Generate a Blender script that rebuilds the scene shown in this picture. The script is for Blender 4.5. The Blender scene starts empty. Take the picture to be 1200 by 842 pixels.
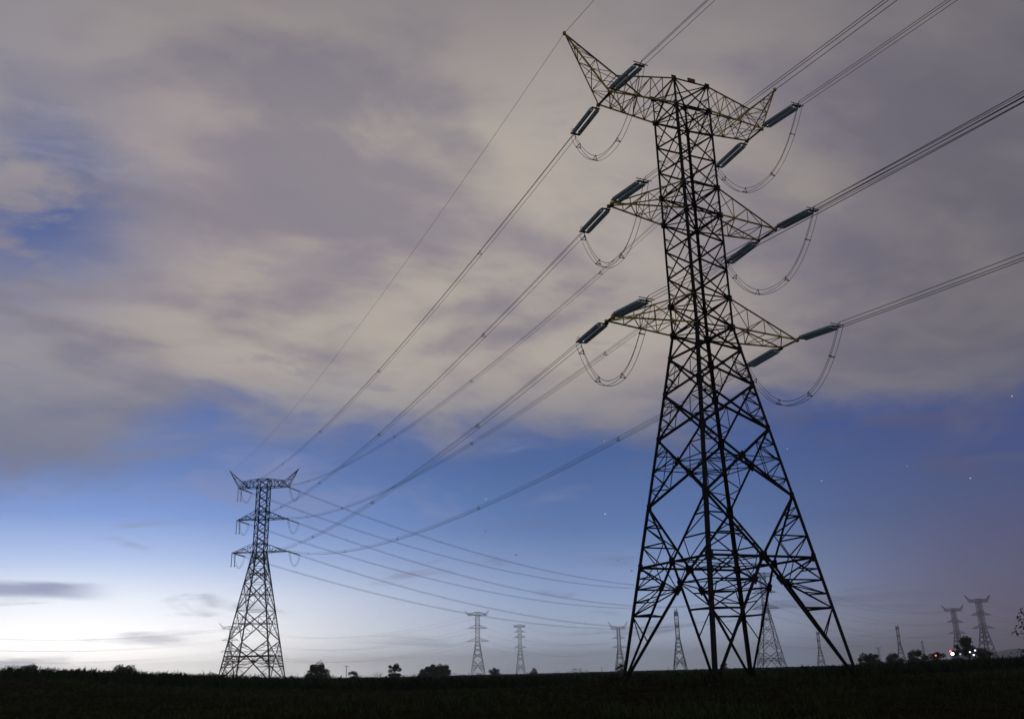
import bpy, math, random
import numpy as np
from mathutils import Vector, Matrix

rnd = random.Random(7)
rng = np.random.default_rng(11)
scene = bpy.context.scene
C = scene.collection

# ---------------------------------------------------------------- camera
F_PX, PITCH, ROLL, CAM_H = 1084.76, 0.3229, -0.0254, 1.017
cam_d = bpy.data.cameras.new('camera')
cam = bpy.data.objects.new('camera', cam_d)
C.objects.link(cam)
scene.camera = cam
cam_d.sensor_fit = 'HORIZONTAL'
cam_d.sensor_width = 36.0
cam_d.lens = 36.0 * F_PX / 1200.0
cam_d.clip_start = 0.1
cam_d.clip_end = 20000
_f = Vector((0, math.cos(PITCH), math.sin(PITCH)))
_u = Vector((0, -math.sin(PITCH), math.cos(PITCH)))
_r = Vector((1, 0, 0))
_cr, _sr = math.cos(ROLL), math.sin(ROLL)
_cx = _r * _cr - (-_u) * _sr            # image right
_cy = (-_u) * _cr + _r * _sr            # image down
_cx = Vector((_cr, 0, 0)) + _u * _sr
_cy = _u * _cr - Vector((_sr, 0, 0))
cam.matrix_world = Matrix((
    (_cx.x, _cy.x, -_f.x, 0), (_cx.y, _cy.y, -_f.y, 0), (_cx.z, _cy.z, -_f.z, CAM_H), (0, 0, 0, 1)))

def at(px, py, depth):
    """point at a distance along the view axis seen at photograph pixel px, py"""
    x, y = (px - 600) / F_PX, (421 - py) / F_PX
    d = _cx * x + _cy * y + _f
    return Vector((0, 0, CAM_H)) + d * depth

# ---------------------------------------------------------------- render / view
scene.view_settings.view_transform = 'Standard'
scene.view_settings.look = 'None'
scene.view_settings.exposure = 0.0
scene.view_settings.gamma = 1.0
scene.cycles.use_denoising = True
scene.cycles.max_bounces = 4
scene.cycles.diffuse_bounces = 2
scene.cycles.glossy_bounces = 2
scene.cycles.volume_bounces = 1
scene.render.film_transparent = False

# ---------------------------------------------------------------- node helpers
class NT:
    def __init__(s, tree): s.t = tree; s.n = tree.nodes; s.l = tree.links
    def put(s, sock, v):
        if v is None: return
        if hasattr(v, 'is_output'): s.l.new(v, sock)
        else:
            if hasattr(sock.default_value, '__len__') and not hasattr(v, '__len__'): v = (v, v, v)
            if hasattr(sock.default_value, '__len__') and len(sock.default_value) == 4 and len(v) == 3: v = (*v, 1)
            sock.default_value = v
    def m(s, op, a, b=None, c=None, clamp=False):
        n = s.n.new('ShaderNodeMath'); n.operation = op; n.use_clamp = clamp
        for i, v in enumerate((a, b, c)): s.put(n.inputs[i], v)
        return n.outputs[0]
    def v(s, op, a, b=None):
        n = s.n.new('ShaderNodeVectorMath'); n.operation = op
        s.put(n.inputs[0], a); s.put(n.inputs[1], b)
        return n.outputs['Value'] if op in ('DOT_PRODUCT', 'LENGTH', 'DISTANCE') else n.outputs[0]
    def mix(s, f, a, b, blend='MIX'):
        n = s.n.new('ShaderNodeMix'); n.data_type = 'RGBA'; n.blend_type = blend; n.clamp_factor = True
        s.put(n.inputs[0], f); s.put(n.inputs[6], a); s.put(n.inputs[7], b)
        return n.outputs[2]
    def smooth(s, x, a, b, lo=0.0, hi=1.0):
        n = s.n.new('ShaderNodeMapRange'); n.interpolation_type = 'SMOOTHSTEP'
        s.put(n.inputs[0], x); s.put(n.inputs[1], a); s.put(n.inputs[2], b); s.put(n.inputs[3], lo); s.put(n.inputs[4], hi)
        return n.outputs[0]
    def noise(s, vec, scale, detail=3, rough=0.5, dist=0.0):
        n = s.n.new('ShaderNodeTexNoise'); n.noise_dimensions = '3D'
        s.put(n.inputs['Vector'], vec); n.inputs['Scale'].default_value = scale
        n.inputs['Detail'].default_value = detail; n.inputs['Roughness'].default_value = rough
        n.inputs['Distortion'].default_value = dist
        return n.outputs[0]
    def comb(s, x, y, z):
        n = s.n.new('ShaderNodeCombineXYZ')
        s.put(n.inputs[0], x); s.put(n.inputs[1], y); s.put(n.inputs[2], z)
        return n.outputs[0]
    def ramp(s, fac, stops, interp='EASE'):
        n = s.n.new('ShaderNodeValToRGB'); cr = n.color_ramp; cr.interpolation = interp
        while len(cr.elements) < len(stops): cr.elements.new(0.5)
        for e, (p, c) in zip(cr.elements, stops):
            e.position = p; e.color = (*c, 1)
        s.put(n.inputs[0], fac)
        return n.outputs[0]

def srgb(r, g, b):
    return tuple((c / 255 / 12.92) if c / 255 <= 0.04045 else ((c / 255 + 0.055) / 1.055) ** 2.4 for c in (r, g, b))

def dirpx(px, py):
    d = at(px, py, 1.0) - Vector((0, 0, CAM_H)); d.normalize()
    return tuple(d)

# ---------------------------------------------------------------- world: dusk sky with a cloud deck
world = bpy.data.worlds.new('World'); scene.world = world
world.use_nodes = True
W = NT(world.node_tree)
for n in list(W.n): W.n.remove(n)
tc = W.n.new('ShaderNodeTexCoord')
D = W.v('NORMALIZE', tc.outputs['Generated'])
sep = W.n.new('ShaderNodeSeparateXYZ'); W.put(sep.inputs[0], D)
dx, dy, dz = sep.outputs
elev = W.m('MULTIPLY', W.m('ARCSINE', dz), 57.2958)                    # degrees
az = W.m('MULTIPLY', W.m('ARCTAN2', dx, dy), 57.2958)                  # degrees, 0 straight ahead
eup = W.m('MAXIMUM', elev, 0.0)
SUN_AZ = -25.0
def gauss_dir(d, width):                                              # soft patch round a direction
    dt = W.v('DOT_PRODUCT', D, d)
    return W.m('POWER', 2.71828, W.m('MULTIPLY', W.m('SUBTRACT', dt, 1.0), 1.0 / (2 * math.radians(width) ** 2) * 2))
daz = W.m('ABSOLUTE', W.m('SUBTRACT', az, SUN_AZ))
daz = W.m('MINIMUM', daz, W.m('SUBTRACT', 360.0, daz))
e01 = W.m('DIVIDE', eup, 40.0)
def st(*s): return [(e / 40.0, srgb(*c)) for e, c in s]
sky_sun = W.ramp(e01, st((0, (232, 230, 230)), (2.2, (246, 246, 250)), (4.2, (226, 233, 248)), (6.5, (172, 194, 236)), (8.8, (128, 158, 218)), (11.5, (106, 132, 188)), (16, (88, 112, 170)), (40, (50, 66, 114))), 'LINEAR')
sky_mid = W.ramp(e01, st((0, (168, 175, 190)), (2.0, (170, 183, 206)), (4.5, (142, 163, 203)), (8, (98, 125, 176)), (12, (78, 104, 156)), (18, (64, 86, 144)), (40, (46, 58, 102))), 'LINEAR')
sky_far = W.ramp(e01, st((0, (88, 86, 97)), (2.0, (92, 93, 112)), (5, (82, 92, 124)), (9, (68, 88, 132)), (13, (62, 80, 134)), (18, (58, 74, 124)), (40, (42, 50, 88))), 'LINEAR')
clear = W.mix(W.smooth(daz, 30, 56), sky_mid, sky_far)
clear = W.mix(W.smooth(daz, 1, 30), sky_sun, clear)
# small town glow low on the horizon
clear = W.mix(W.m('MULTIPLY', gauss_dir(dirpx(928, 776), 1.0), 0.5), clear, srgb(140, 165, 195))
clear = W.mix(W.m('MULTIPLY', gauss_dir(dirpx(1190, 740), 7.0), 0.35), clear, srgb(112, 92, 108))
# afterglow of the set sun hugging the horizon
glow = W.m('MULTIPLY', W.m('POWER', 2.71828, W.m('MULTIPLY', eup, -0.45)), W.m('POWER', 2.71828, W.m('MULTIPLY', W.m('POWER', W.m('DIVIDE', daz, 13.0), 2.0), -1.0)))
gl = W.n.new('ShaderNodeVectorMath'); gl.operation = 'SCALE'; gl.inputs[0].default_value = (1.55, 1.46, 1.34); W.put(gl.inputs['Scale'], glow)
clear = W.v('ADD', clear, gl.outputs[0])
# low thin streaks of cloud above the horizon
lowv = W.comb(W.m('MULTIPLY', az, 0.11), W.m('MULTIPLY', elev, 0.75), 3.7)
ln = W.noise(lowv, 1.0, 5, 0.55, 0.5)
lowf = W.m('MULTIPLY', W.m('MULTIPLY', W.smooth(ln, 0.55, 0.70), W.smooth(elev, 13, 8)), 0.5)
low_col = W.mix(W.smooth(daz, 5, 40), srgb(146, 148, 174), srgb(98, 100, 126))
clear = W.mix(lowf, clear, low_col)
# one flat bar of cloud low in the afterglow
bar = W.m('MULTIPLY', W.smooth(W.m('ABSOLUTE', W.m('SUBTRACT', elev, W.m('ADD', 4.6, W.m('MULTIPLY', W.m('SUBTRACT', ln, 0.5), 1.4)))), 0.62, 0.1), W.smooth(W.m('ABSOLUTE', W.m('ADD', az, 30.5)), 8.0, 4.0))
clear = W.mix(W.m('MULTIPLY', bar, 0.75), clear, srgb(140, 146, 182))
# wisps hanging in the blue gap
wn = W.noise(W.comb(W.m('MULTIPLY', az, 0.10), W.m('MULTIPLY', elev, 0.36), 8.1), 1.0, 6, 0.6, 0.6)
wf = W.m('MULTIPLY', W.m('MULTIPLY', W.smooth(wn, 0.50, 0.68), W.smooth(elev, 6.5, 10.5)), 0.55)
clear = W.mix(wf, clear, W.mix(W.smooth(az, -5, 15), srgb(138, 146, 184), srgb(88, 90, 120)))
# cloud deck: noise on a horizontal sheet overhead, smeared by the long exposure
den = W.m('ADD', W.m('MAXIMUM', dz, 0.0), 0.20)
px_ = W.m('DIVIDE', dx, den); py_ = W.m('DIVIDE', dy, den)
ca, sa = math.cos(math.radians(24)), math.sin(math.radians(24))
al = W.m('ADD', W.m('MULTIPLY', px_, ca), W.m('MULTIPLY', py_, sa))
ac = W.m('SUBTRACT', W.m('MULTIPLY', py_, ca), W.m('MULTIPLY', px_, sa))
cv = W.comb(W.m('MULTIPLY', al, 0.72), ac, 0.4)
n_big = W.noise(cv, 1.9, 3, 0.5, 0.5)
n_med = W.noise(W.v('ADD', cv, (4.2, 1.7, 0.0)), 3.8, 5, 0.52, 0.5)
n_fin = W.noise(W.v('ADD', cv, (9.2, 5.7, 2.0)), 8.0, 6, 0.55, 0.4)
edge_n = W.noise(W.comb(W.m('MULTIPLY', az, 0.09), W.m('MULTIPLY', elev, 0.22), 0.0), 1.0, 6, 0.6, 0.5)
edge = W.m('ADD', W.m('ADD', 13.4, W.m('MULTIPLY', W.m('SUBTRACT', edge_n, 0.5), 11.0)), W.smooth(az, -19, -28, 0.0, -3.2))
mask = W.smooth(W.m('SUBTRACT', elev, edge), -1.8, 3.0)
hole = W.m('MULTIPLY', gauss_dir(dirpx(45, 238), 3.4), W.smooth(W.m('ADD', n_fin, W.m('MULTIPLY', n_med, 0.5)), 0.62, 0.84))
mask = W.m('MULTIPLY', mask, W.m('SUBTRACT', 1.0, W.m('MULTIPLY', hole, 0.95)))
mask = W.m('MULTIPLY', mask, W.smooth(W.m('ADD', n_big, W.m('MULTIPLY', n_fin, 0.4)), 0.46, 0.62, 0.90, 0.99))
tone = W.smooth(W.m('ADD', W.m('MULTIPLY', n_big, 0.5), W.m('ADD', W.m('MULTIPLY', n_med, 0.33), W.m('MULTIPLY', n_fin, 0.17))), 0.41, 0.59)
cloud = W.mix(tone, srgb(130, 124, 137), srgb(168, 160, 155))
# the town lights the deck from below: warm in the middle, mauve above, dulling to slate at both sides
cloud = W.mix(W.m('MULTIPLY', W.m('MULTIPLY', gauss_dir(dirpx(430, 285), 14.0), W.smooth(tone, -0.4, 0.9)), 0.78), cloud, srgb(190, 180, 166))
cloud = W.mix(W.m('MULTIPLY', W.m('MULTIPLY', gauss_dir(dirpx(330, 70), 12.0), W.smooth(n_med, 0.35, 0.65)), 0.45), cloud, srgb(160, 145, 154))
cloud = W.mix(W.m('MULTIPLY', W.m('MULTIPLY', W.smooth(n_fin, 0.54, 0.68), W.smooth(n_med, 0.42, 0.60)), 0.32), cloud, srgb(106, 108, 136))
cloud = W.mix(W.m('MULTIPLY', W.smooth(az, 8, 32), 0.62), cloud, srgb(84, 82, 93))
cloud = W.mix(W.m('MULTIPLY', W.smooth(az, -18, -38), 0.40), cloud, srgb(122, 126, 150))
cloud = W.mix(W.m('MULTIPLY', W.smooth(elev, 30, 46), 0.36), cloud, srgb(96, 95, 116))
cloud = W.mix(W.m('MULTIPLY', W.smooth(elev, 20, 11), 0.55), cloud, W.mix(W.smooth(az, -12, 14), srgb(138, 145, 166), srgb(88, 90, 110)))
night = W.smooth(daz, 60, 150)
cloud = W.mix(W.m('MULTIPLY', W.smooth(elev, 30, 48), 0.50), cloud, srgb(90, 88, 104))
cloud = W.mix(W.m('MULTIPLY', W.smooth(elev, 19, 11), 0.55), cloud, srgb(98, 104, 132))
cloud = W.mix(W.m('MULTIPLY', night, 0.75), cloud, srgb(52, 52, 62))
clear = W.mix(W.m('MULTIPLY', night, 0.8), clear, srgb(36, 40, 62))
skyc = W.mix(mask, clear, cloud)
skyc = W.mix(W.smooth(elev, 0.0, -4.0), skyc, (0.02, 0.02, 0.022))
bg = W.n.new('ShaderNodeBackground'); W.put(bg.inputs[0], skyc); bg.inputs[1].default_value = 1.0
wo = W.n.new('ShaderNodeOutputWorld'); W.l.new(bg.outputs[0], wo.inputs[0])

# ---------------------------------------------------------------- weak warm fill lamp added behind the camera, brightens crossarms and insulators
sun_d = bpy.data.lights.new('fill_light', 'SUN'); sun_d.energy = 0.50; sun_d.angle = math.radians(0.5)
sun_d.color = (1.0, 0.93, 0.80)
sun = bpy.data.objects.new('fill_light', sun_d); C.objects.link(sun)
_sd = Vector((0.50, -0.80, 0.30)).normalized()            # towards the added fill lamp
sun.rotation_euler = _sd.to_track_quat('Z', 'Y').to_euler()

# ---------------------------------------------------------------- materials
def material(name, col, rough=0.7, metal=0.0, var=0.35, scale=3.0, spec=0.3, col2=None, detail=4, obj_coords=True, trans=0.0, bump=0.0):
    m = bpy.data.materials.new(name); m.use_nodes = True
    T = NT(m.node_tree); b = T.n['Principled BSDF']
    g = T.n.new('ShaderNodeTexCoord' if obj_coords else 'ShaderNodeNewGeometry')
    vec = g.outputs['Object'] if obj_coords else g.outputs['Position']
    n = T.noise(vec, scale, detail, 0.6)
    c2 = col2 if col2 else tuple(c * (1 - var) for c in col)
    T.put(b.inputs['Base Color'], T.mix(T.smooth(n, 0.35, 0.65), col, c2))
    T.put(b.inputs['Roughness'], T.m('ADD', rough - 0.08, T.m('MULTIPLY', n, 0.16)))
    b.inputs['Metallic'].default_value = metal
    b.inputs['Specular IOR Level'].default_value = spec
    if trans: b.inputs['Transmission Weight'].default_value = trans
    if bump:
        bn = T.n.new('ShaderNodeBump'); bn.inputs['Strength'].default_value = bump; bn.inputs['Distance'].default_value = 0.02
        T.l.new(n, bn.inputs['Height']); T.l.new(bn.outputs[0], b.inputs['Normal'])
    return m
M_STEEL = material('weathered_steel', (0.012, 0.013, 0.018), 0.75, 0.0, 0.4, 1.6, 0.08)
M_ARM = material('yellow_arm_steel', (0.44, 0.34, 0.08), 0.75, 0.0, 0.5, 1.3, 0.15, col2=(0.20, 0.155, 0.045))  # yellowish paint, with warm light from below put into the colour
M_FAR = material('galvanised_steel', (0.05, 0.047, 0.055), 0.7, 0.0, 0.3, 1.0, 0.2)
M_GLASS = material('teal_insulator_glass', (0.58, 0.76, 0.79), 0.3, 0.0, 0.35, 9.0, 0.5, col2=(0.46, 0.64, 0.68), trans=0.4)
M_WIRE = material('weathered_aluminium_wire', (0.045, 0.045, 0.055), 0.6, 0.0, 0.3, 2.0, 0.2)
M_RUST = material('rusty_red_plate', (0.16, 0.045, 0.03), 0.8, 0.0, 0.4, 5.0, 0.1)
M_HARD = material('dark_hardware', (0.03, 0.03, 0.035), 0.6, 0.2, 0.3, 6.0, 0.3)
M_GROUND = material('field_soil_and_weeds', (0.018, 0.020, 0.009), 0.95, 0.0, 0.5, 0.35, 0.0, col2=(0.014, 0.011, 0.007), detail=8, obj_coords=False, bump=0.4)
M_GRASS = material('field_grass', (0.030, 0.048, 0.015), 0.85, 0.0, 0.5, 0.10, 0.05, col2=(0.026, 0.022, 0.010), obj_coords=False)
M_CANE = material('cane_leaf', (0.018, 0.032, 0.012), 0.8, 0.0, 0.4, 0.2, 0.05, col2=(0.014, 0.022, 0.009), obj_coords=False)
M_LEAF = material('tree_leaf', (0.040, 0.060, 0.022), 0.8, 0.0, 0.5, 0.8, 0.05, obj_coords=False)
M_BARK = material('bark', (0.035, 0.026, 0.018), 0.9, 0.0, 0.4, 4.0, 0.05)
M_HILL = material('hill_scrub', (0.05, 0.055, 0.04), 0.95, 0.0, 0.4, 0.01, 0.0, obj_coords=False)
M_BIRD = material('bird_plumage', (0.02, 0.02, 0.022), 0.8, 0.0, 0.3, 9.0, 0.1)
M_WALL = material('painted_block_wall', (0.3, 0.29, 0.27), 0.85, 0.0, 0.3, 1.5, 0.1)
def emitter(name, col, s):
    m = bpy.data.materials.new(name); m.use_nodes = True
    b = m.node_tree.nodes['Principled BSDF']
    b.inputs['Base Color'].default_value = (*col, 1)
    b.inputs['Emission Color'].default_value = (*col, 1); b.inputs['Emission Strength'].default_value = s
    return m

# ---------------------------------------------------------------- mesh helpers
def vec(p): return Vector(p)
class MB:
    def __init__(s): s.v = []; s.f = []
    def add(s, vs, fs):
        k = len(s.v); s.v += [tuple(v) for v in vs]; s.f += [tuple(i + k for i in f) for f in fs]
    def angle(s, p, q, w, out=None, t=None):
        """steel angle section from p to q, flange w"""
        p, q = vec(p), vec(q); d = (q - p)
        if d.length < 1e-5: return
        d.normalize(); o = vec(out) if out is not None else Vector((0.3, 0.2, 1))
        a = o - d * o.dot(d)
        if a.length < 1e-4: a = d.orthogonal()
        a.normalize(); b = d.cross(a)
        t = t or max(0.012, w * 0.16)
        a2, b2 = (a + b).normalized(), (a - b).normalized()
        prof = [(0, 0), (w, 0), (w, t), (t, t), (t, w), (0, w)]
        c = w * 0.3
        ring = [a2 * -(x - c) + b2 * -(y - c) for x, y in prof]
        s.add([p + r for r in ring] + [q + r for r in ring],
              [(i, (i + 1) % 6, 6 + (i + 1) % 6, 6 + i) for i in range(6)] + [(5, 4, 3, 2, 1, 0), (6, 7, 8, 9, 10, 11)])
    def rod(s, p, q, r, n=4):
        p, q = vec(p), vec(q); d = q - p
        if d.length < 1e-6: return
        d.normalize(); a = d.orthogonal().normalized(); b = d.cross(a)
        ring = [a * (r * math.cos(2 * math.pi * i / n)) + b * (r * math.sin(2 * math.pi * i / n)) for i in range(n)]
        s.add([p + x for x in ring] + [q + x for x in ring],
              [(i, (i + 1) % n, n + (i + 1) % n, n + i) for i in range(n)] + [tuple(range(n))[::-1], tuple(range(n, 2 * n))])
    def tube(s, pts, r, n=4):
        pts = [vec(p) for p in pts]; k = len(pts); vs = []
        for i, p in enumerate(pts):
            d = (pts[min(i + 1, k - 1)] - pts[max(i - 1, 0)]).normalized()
            a = d.cross(Vector((0, 0, 1)))
            a = a.normalized() if a.length > 1e-3 else d.orthogonal().normalized()
            b = d.cross(a); rr = r[i] if hasattr(r, '__len__') else r
            vs += [p + a * (rr * math.cos(2 * math.pi * j / n)) + b * (rr * math.sin(2 * math.pi * j / n)) for j in range(n)]
        fs = [(i * n + j, i * n + (j + 1) % n, (i + 1) * n + (j + 1) % n, (i + 1) * n + j) for i in range(k - 1) for j in range(n)]
        fs += [tuple(range(n))[::-1], tuple(range((k - 1) * n, k * n))]
        s.add(vs, fs)
    def box(s, c, ax, ay, az_):
        c, ax, ay, az_ = map(vec, (c, ax, ay, az_))
        vs = [c + ax * i + ay * j + az_ * k for i in (-1, 1) for j in (-1, 1) for k in (-1, 1)]
        s.add(vs, [(0, 1, 3, 2), (4, 6, 7, 5), (0, 4, 5, 1), (2, 3, 7, 6), (0, 2, 6, 4), (1, 5, 7, 3)])
    def lathe(s, p, d, prof, n=10):
        p, d = vec(p), vec(d).normalized(); a = d.orthogonal().normalized(); b = d.cross(a); vs = []
        for (h, r) in prof:
            vs += [p + d * h + a * (r * math.cos(2 * math.pi * j / n)) + b * (r * math.sin(2 * math.pi * j / n)) for j in range(n)]
        k = len(prof)
        s.add(vs, [(i * n + j, i * n + (j + 1) % n, (i + 1) * n + (j + 1) % n, (i + 1) * n + j) for i in range(k - 1) for j in range(n)]
              + [tuple(range(n))[::-1], tuple(range((k - 1) * n, k * n))])
    def ball(s, c, r, n=8, m=5):
        c = vec(c); vs = []; fs = []
        rx, ry, rz = (r, r, r) if not hasattr(r, '__len__') else r
        for i in range(m + 1):
            th = math.pi * (i + 0.02) / (m + 0.04)
            for j in range(n):
                ph = 2 * math.pi * j / n
                vs.append(c + Vector((rx * math.sin(th) * math.cos(ph), ry * math.sin(th) * math.sin(ph), rz * math.cos(th))))
        fs = [(i * n + j, (i + 1) * n + j, (i + 1) * n + (j + 1) % n, i * n + (j + 1) % n) for i in range(m) for j in range(n)]
        s.add(vs, fs + [tuple(range(n)), tuple(range(m * n, (m + 1) * n))[::-1]])
    def build(s, name, mat, parent=None, label=None, kind=None):
        me = bpy.data.meshes.new(name); me.from_pydata(s.v, [], s.f); me.materials.append(mat); me.update()
        o = bpy.data.objects.new(name, me); C.objects.link(o)
        if parent: o.parent = parent
        if label: o['label'] = label
        if kind: o['kind'] = kind
        return o
def empty(name, loc, rz=0.0):
    o = bpy.data.objects.new(name, None); C.objects.link(o); o.location = loc; o.rotation_euler = (0, 0, rz); o.empty_display_size = 0.3
    return o
def tag(o, label, cat, group=None, kind=None):
    o['label'] = label; o['category'] = cat
    if group: o['group'] = group
    if kind: o['kind'] = kind
    return o
def copy_thing(o, loc, rz, scale=1.0):
    c = o.copy(); C.objects.link(c); c.location = loc; c.rotation_euler = (0, 0, rz); c.scale = (scale,) * 3
    for ch in o.children:
        d = ch.copy(); C.objects.link(d); d.parent = c
        for g in ch.children:
            e = g.copy(); C.objects.link(e); e.parent = d
    return c

# ---------------------------------------------------------------- ground
TB = (14.462, 65.926); TH = 0.4167                          # main pylon: base centre, axis
def sstep(x, a, b):
    t = np.clip((x - a) / (b - a), 0, 1); return t * t * (3 - 2 * t)
def gz(x, y):
    x = np.asarray(x, float); y = np.asarray(y, float)
    g = -0.72 + 0 * x
    g = g + 2.30 * sstep(-x, 0.10 * np.maximum(y, 60), 0.62 * np.maximum(y, 60)) * sstep(y, 45, 115) * (1 - sstep(y, 250, 700))
    g = g + 0.62 * sstep(x, 0.22 * np.maximum(y, 60), 0.56 * np.maximum(y, 60)) * sstep(y, 45, 110) * (1 - sstep(y, 250, 700))
    g = g - 0.45 * np.exp(-((x - 18) / 42.0) ** 2) * sstep(y, 74, 104)
    g = g + 0.72 * np.exp(-((x - TB[0]) ** 2 + (y - TB[1]) ** 2) / (2 * 11.0 ** 2))
    g = g - 0.0040 * np.clip(y - 130, 0, 9000)
    g = g + 0.07 * np.sin(x * 0.31 + 1.3) * np.sin(y * 0.23) + 0.05 * np.sin(x * 0.9 + y * 0.7)
    return g
def gzf(x, y): return float(gz(x, y))
def build_ground():
    ys = np.concatenate([np.linspace(-60, 140, 101), np.geomspace(146, 9000, 45)])
    xs = np.concatenate([-np.geomspace(7000, 125, 26), np.linspace(-120, 120, 97), np.geomspace(125, 7000, 26)])
    X, Y = np.meshgrid(xs, ys); Z = gz(X, Y)
    nx = len(xs); v = np.stack([X.ravel(), Y.ravel(), Z.ravel()], 1)
    f = [(j * nx + i, j * nx + i + 1, (j + 1) * nx + i + 1, (j + 1) * nx + i) for j in range(len(ys) - 1) for i in range(nx - 1)]
    me = bpy.data.meshes.new('ground'); me.from_pydata(v.tolist(), [], f); me.materials.append(M_GROUND)
    for p in me.polygons: p.use_smooth = True
    o = bpy.data.objects.new('ground', me); C.objects.link(o); o['kind'] = 'structure'
build_ground()
def build_hill():
    m = MB(); n = 40
    a = at(1130, 760, 4300); b = at(1400, 760, 4000); top = []; base = []; back = []
    for i in range(n + 1):
        t = i / n; p = a.lerp(b, t)
        h = 74 * (math.sin(math.pi * min(1, t * 1.02)) ** 1.3) * (0.86 + 0.10 * math.sin(9 * t + 1) + 0.05 * math.sin(23 * t))
        base.append((p.x, p.y - 180, -22)); top.append((p.x, p.y + 250, -16 + h)); back.append((p.x, p.y + 800, -26))
    m.add(base + top + back, [(i, i + 1, n + 2 + i, n + 1 + i) for i in range(n)] + [(n + 1 + i, n + 2 + i, 2 * n + 3 + i, 2 * n + 2 + i) for i in range(n)])
    m.build('hill', M_HILL, kind='structure')
build_hill()

# ---------------------------------------------------------------- lattice pylon
Z1, Z2, Z3, Z4, Z5, Z6 = 24.896, 27.256, 34.264, 36.645, 43.659, 46.0
AW, AT, A0 = 1.612, 1.602, 5.488
TIP = {('b', -1): (7.99, .47), ('b', 1): (8.16, .96), ('m', -1): (7.32, .24), ('m', 1): (7.28, 1.09), ('t', -1): (7.28, .94), ('t', 1): (7.26, 1.02), ('x', -1): (7.3, .6), ('x', 1): (7.3, .6)}
ARMZ = {'b': (Z1, Z2), 'm': (Z3, Z4), 't': (Z5, Z6), 'x': (39.2, 40.6)}
HORN = {-1: (10.54, 48.88), 1: (10.18, 48.88)}
PANELS = [0.0, 7.713, 11.96, 16.883, 20.267, 23.05, Z1]     # foot, belt, then X panels up to the waist

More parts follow.
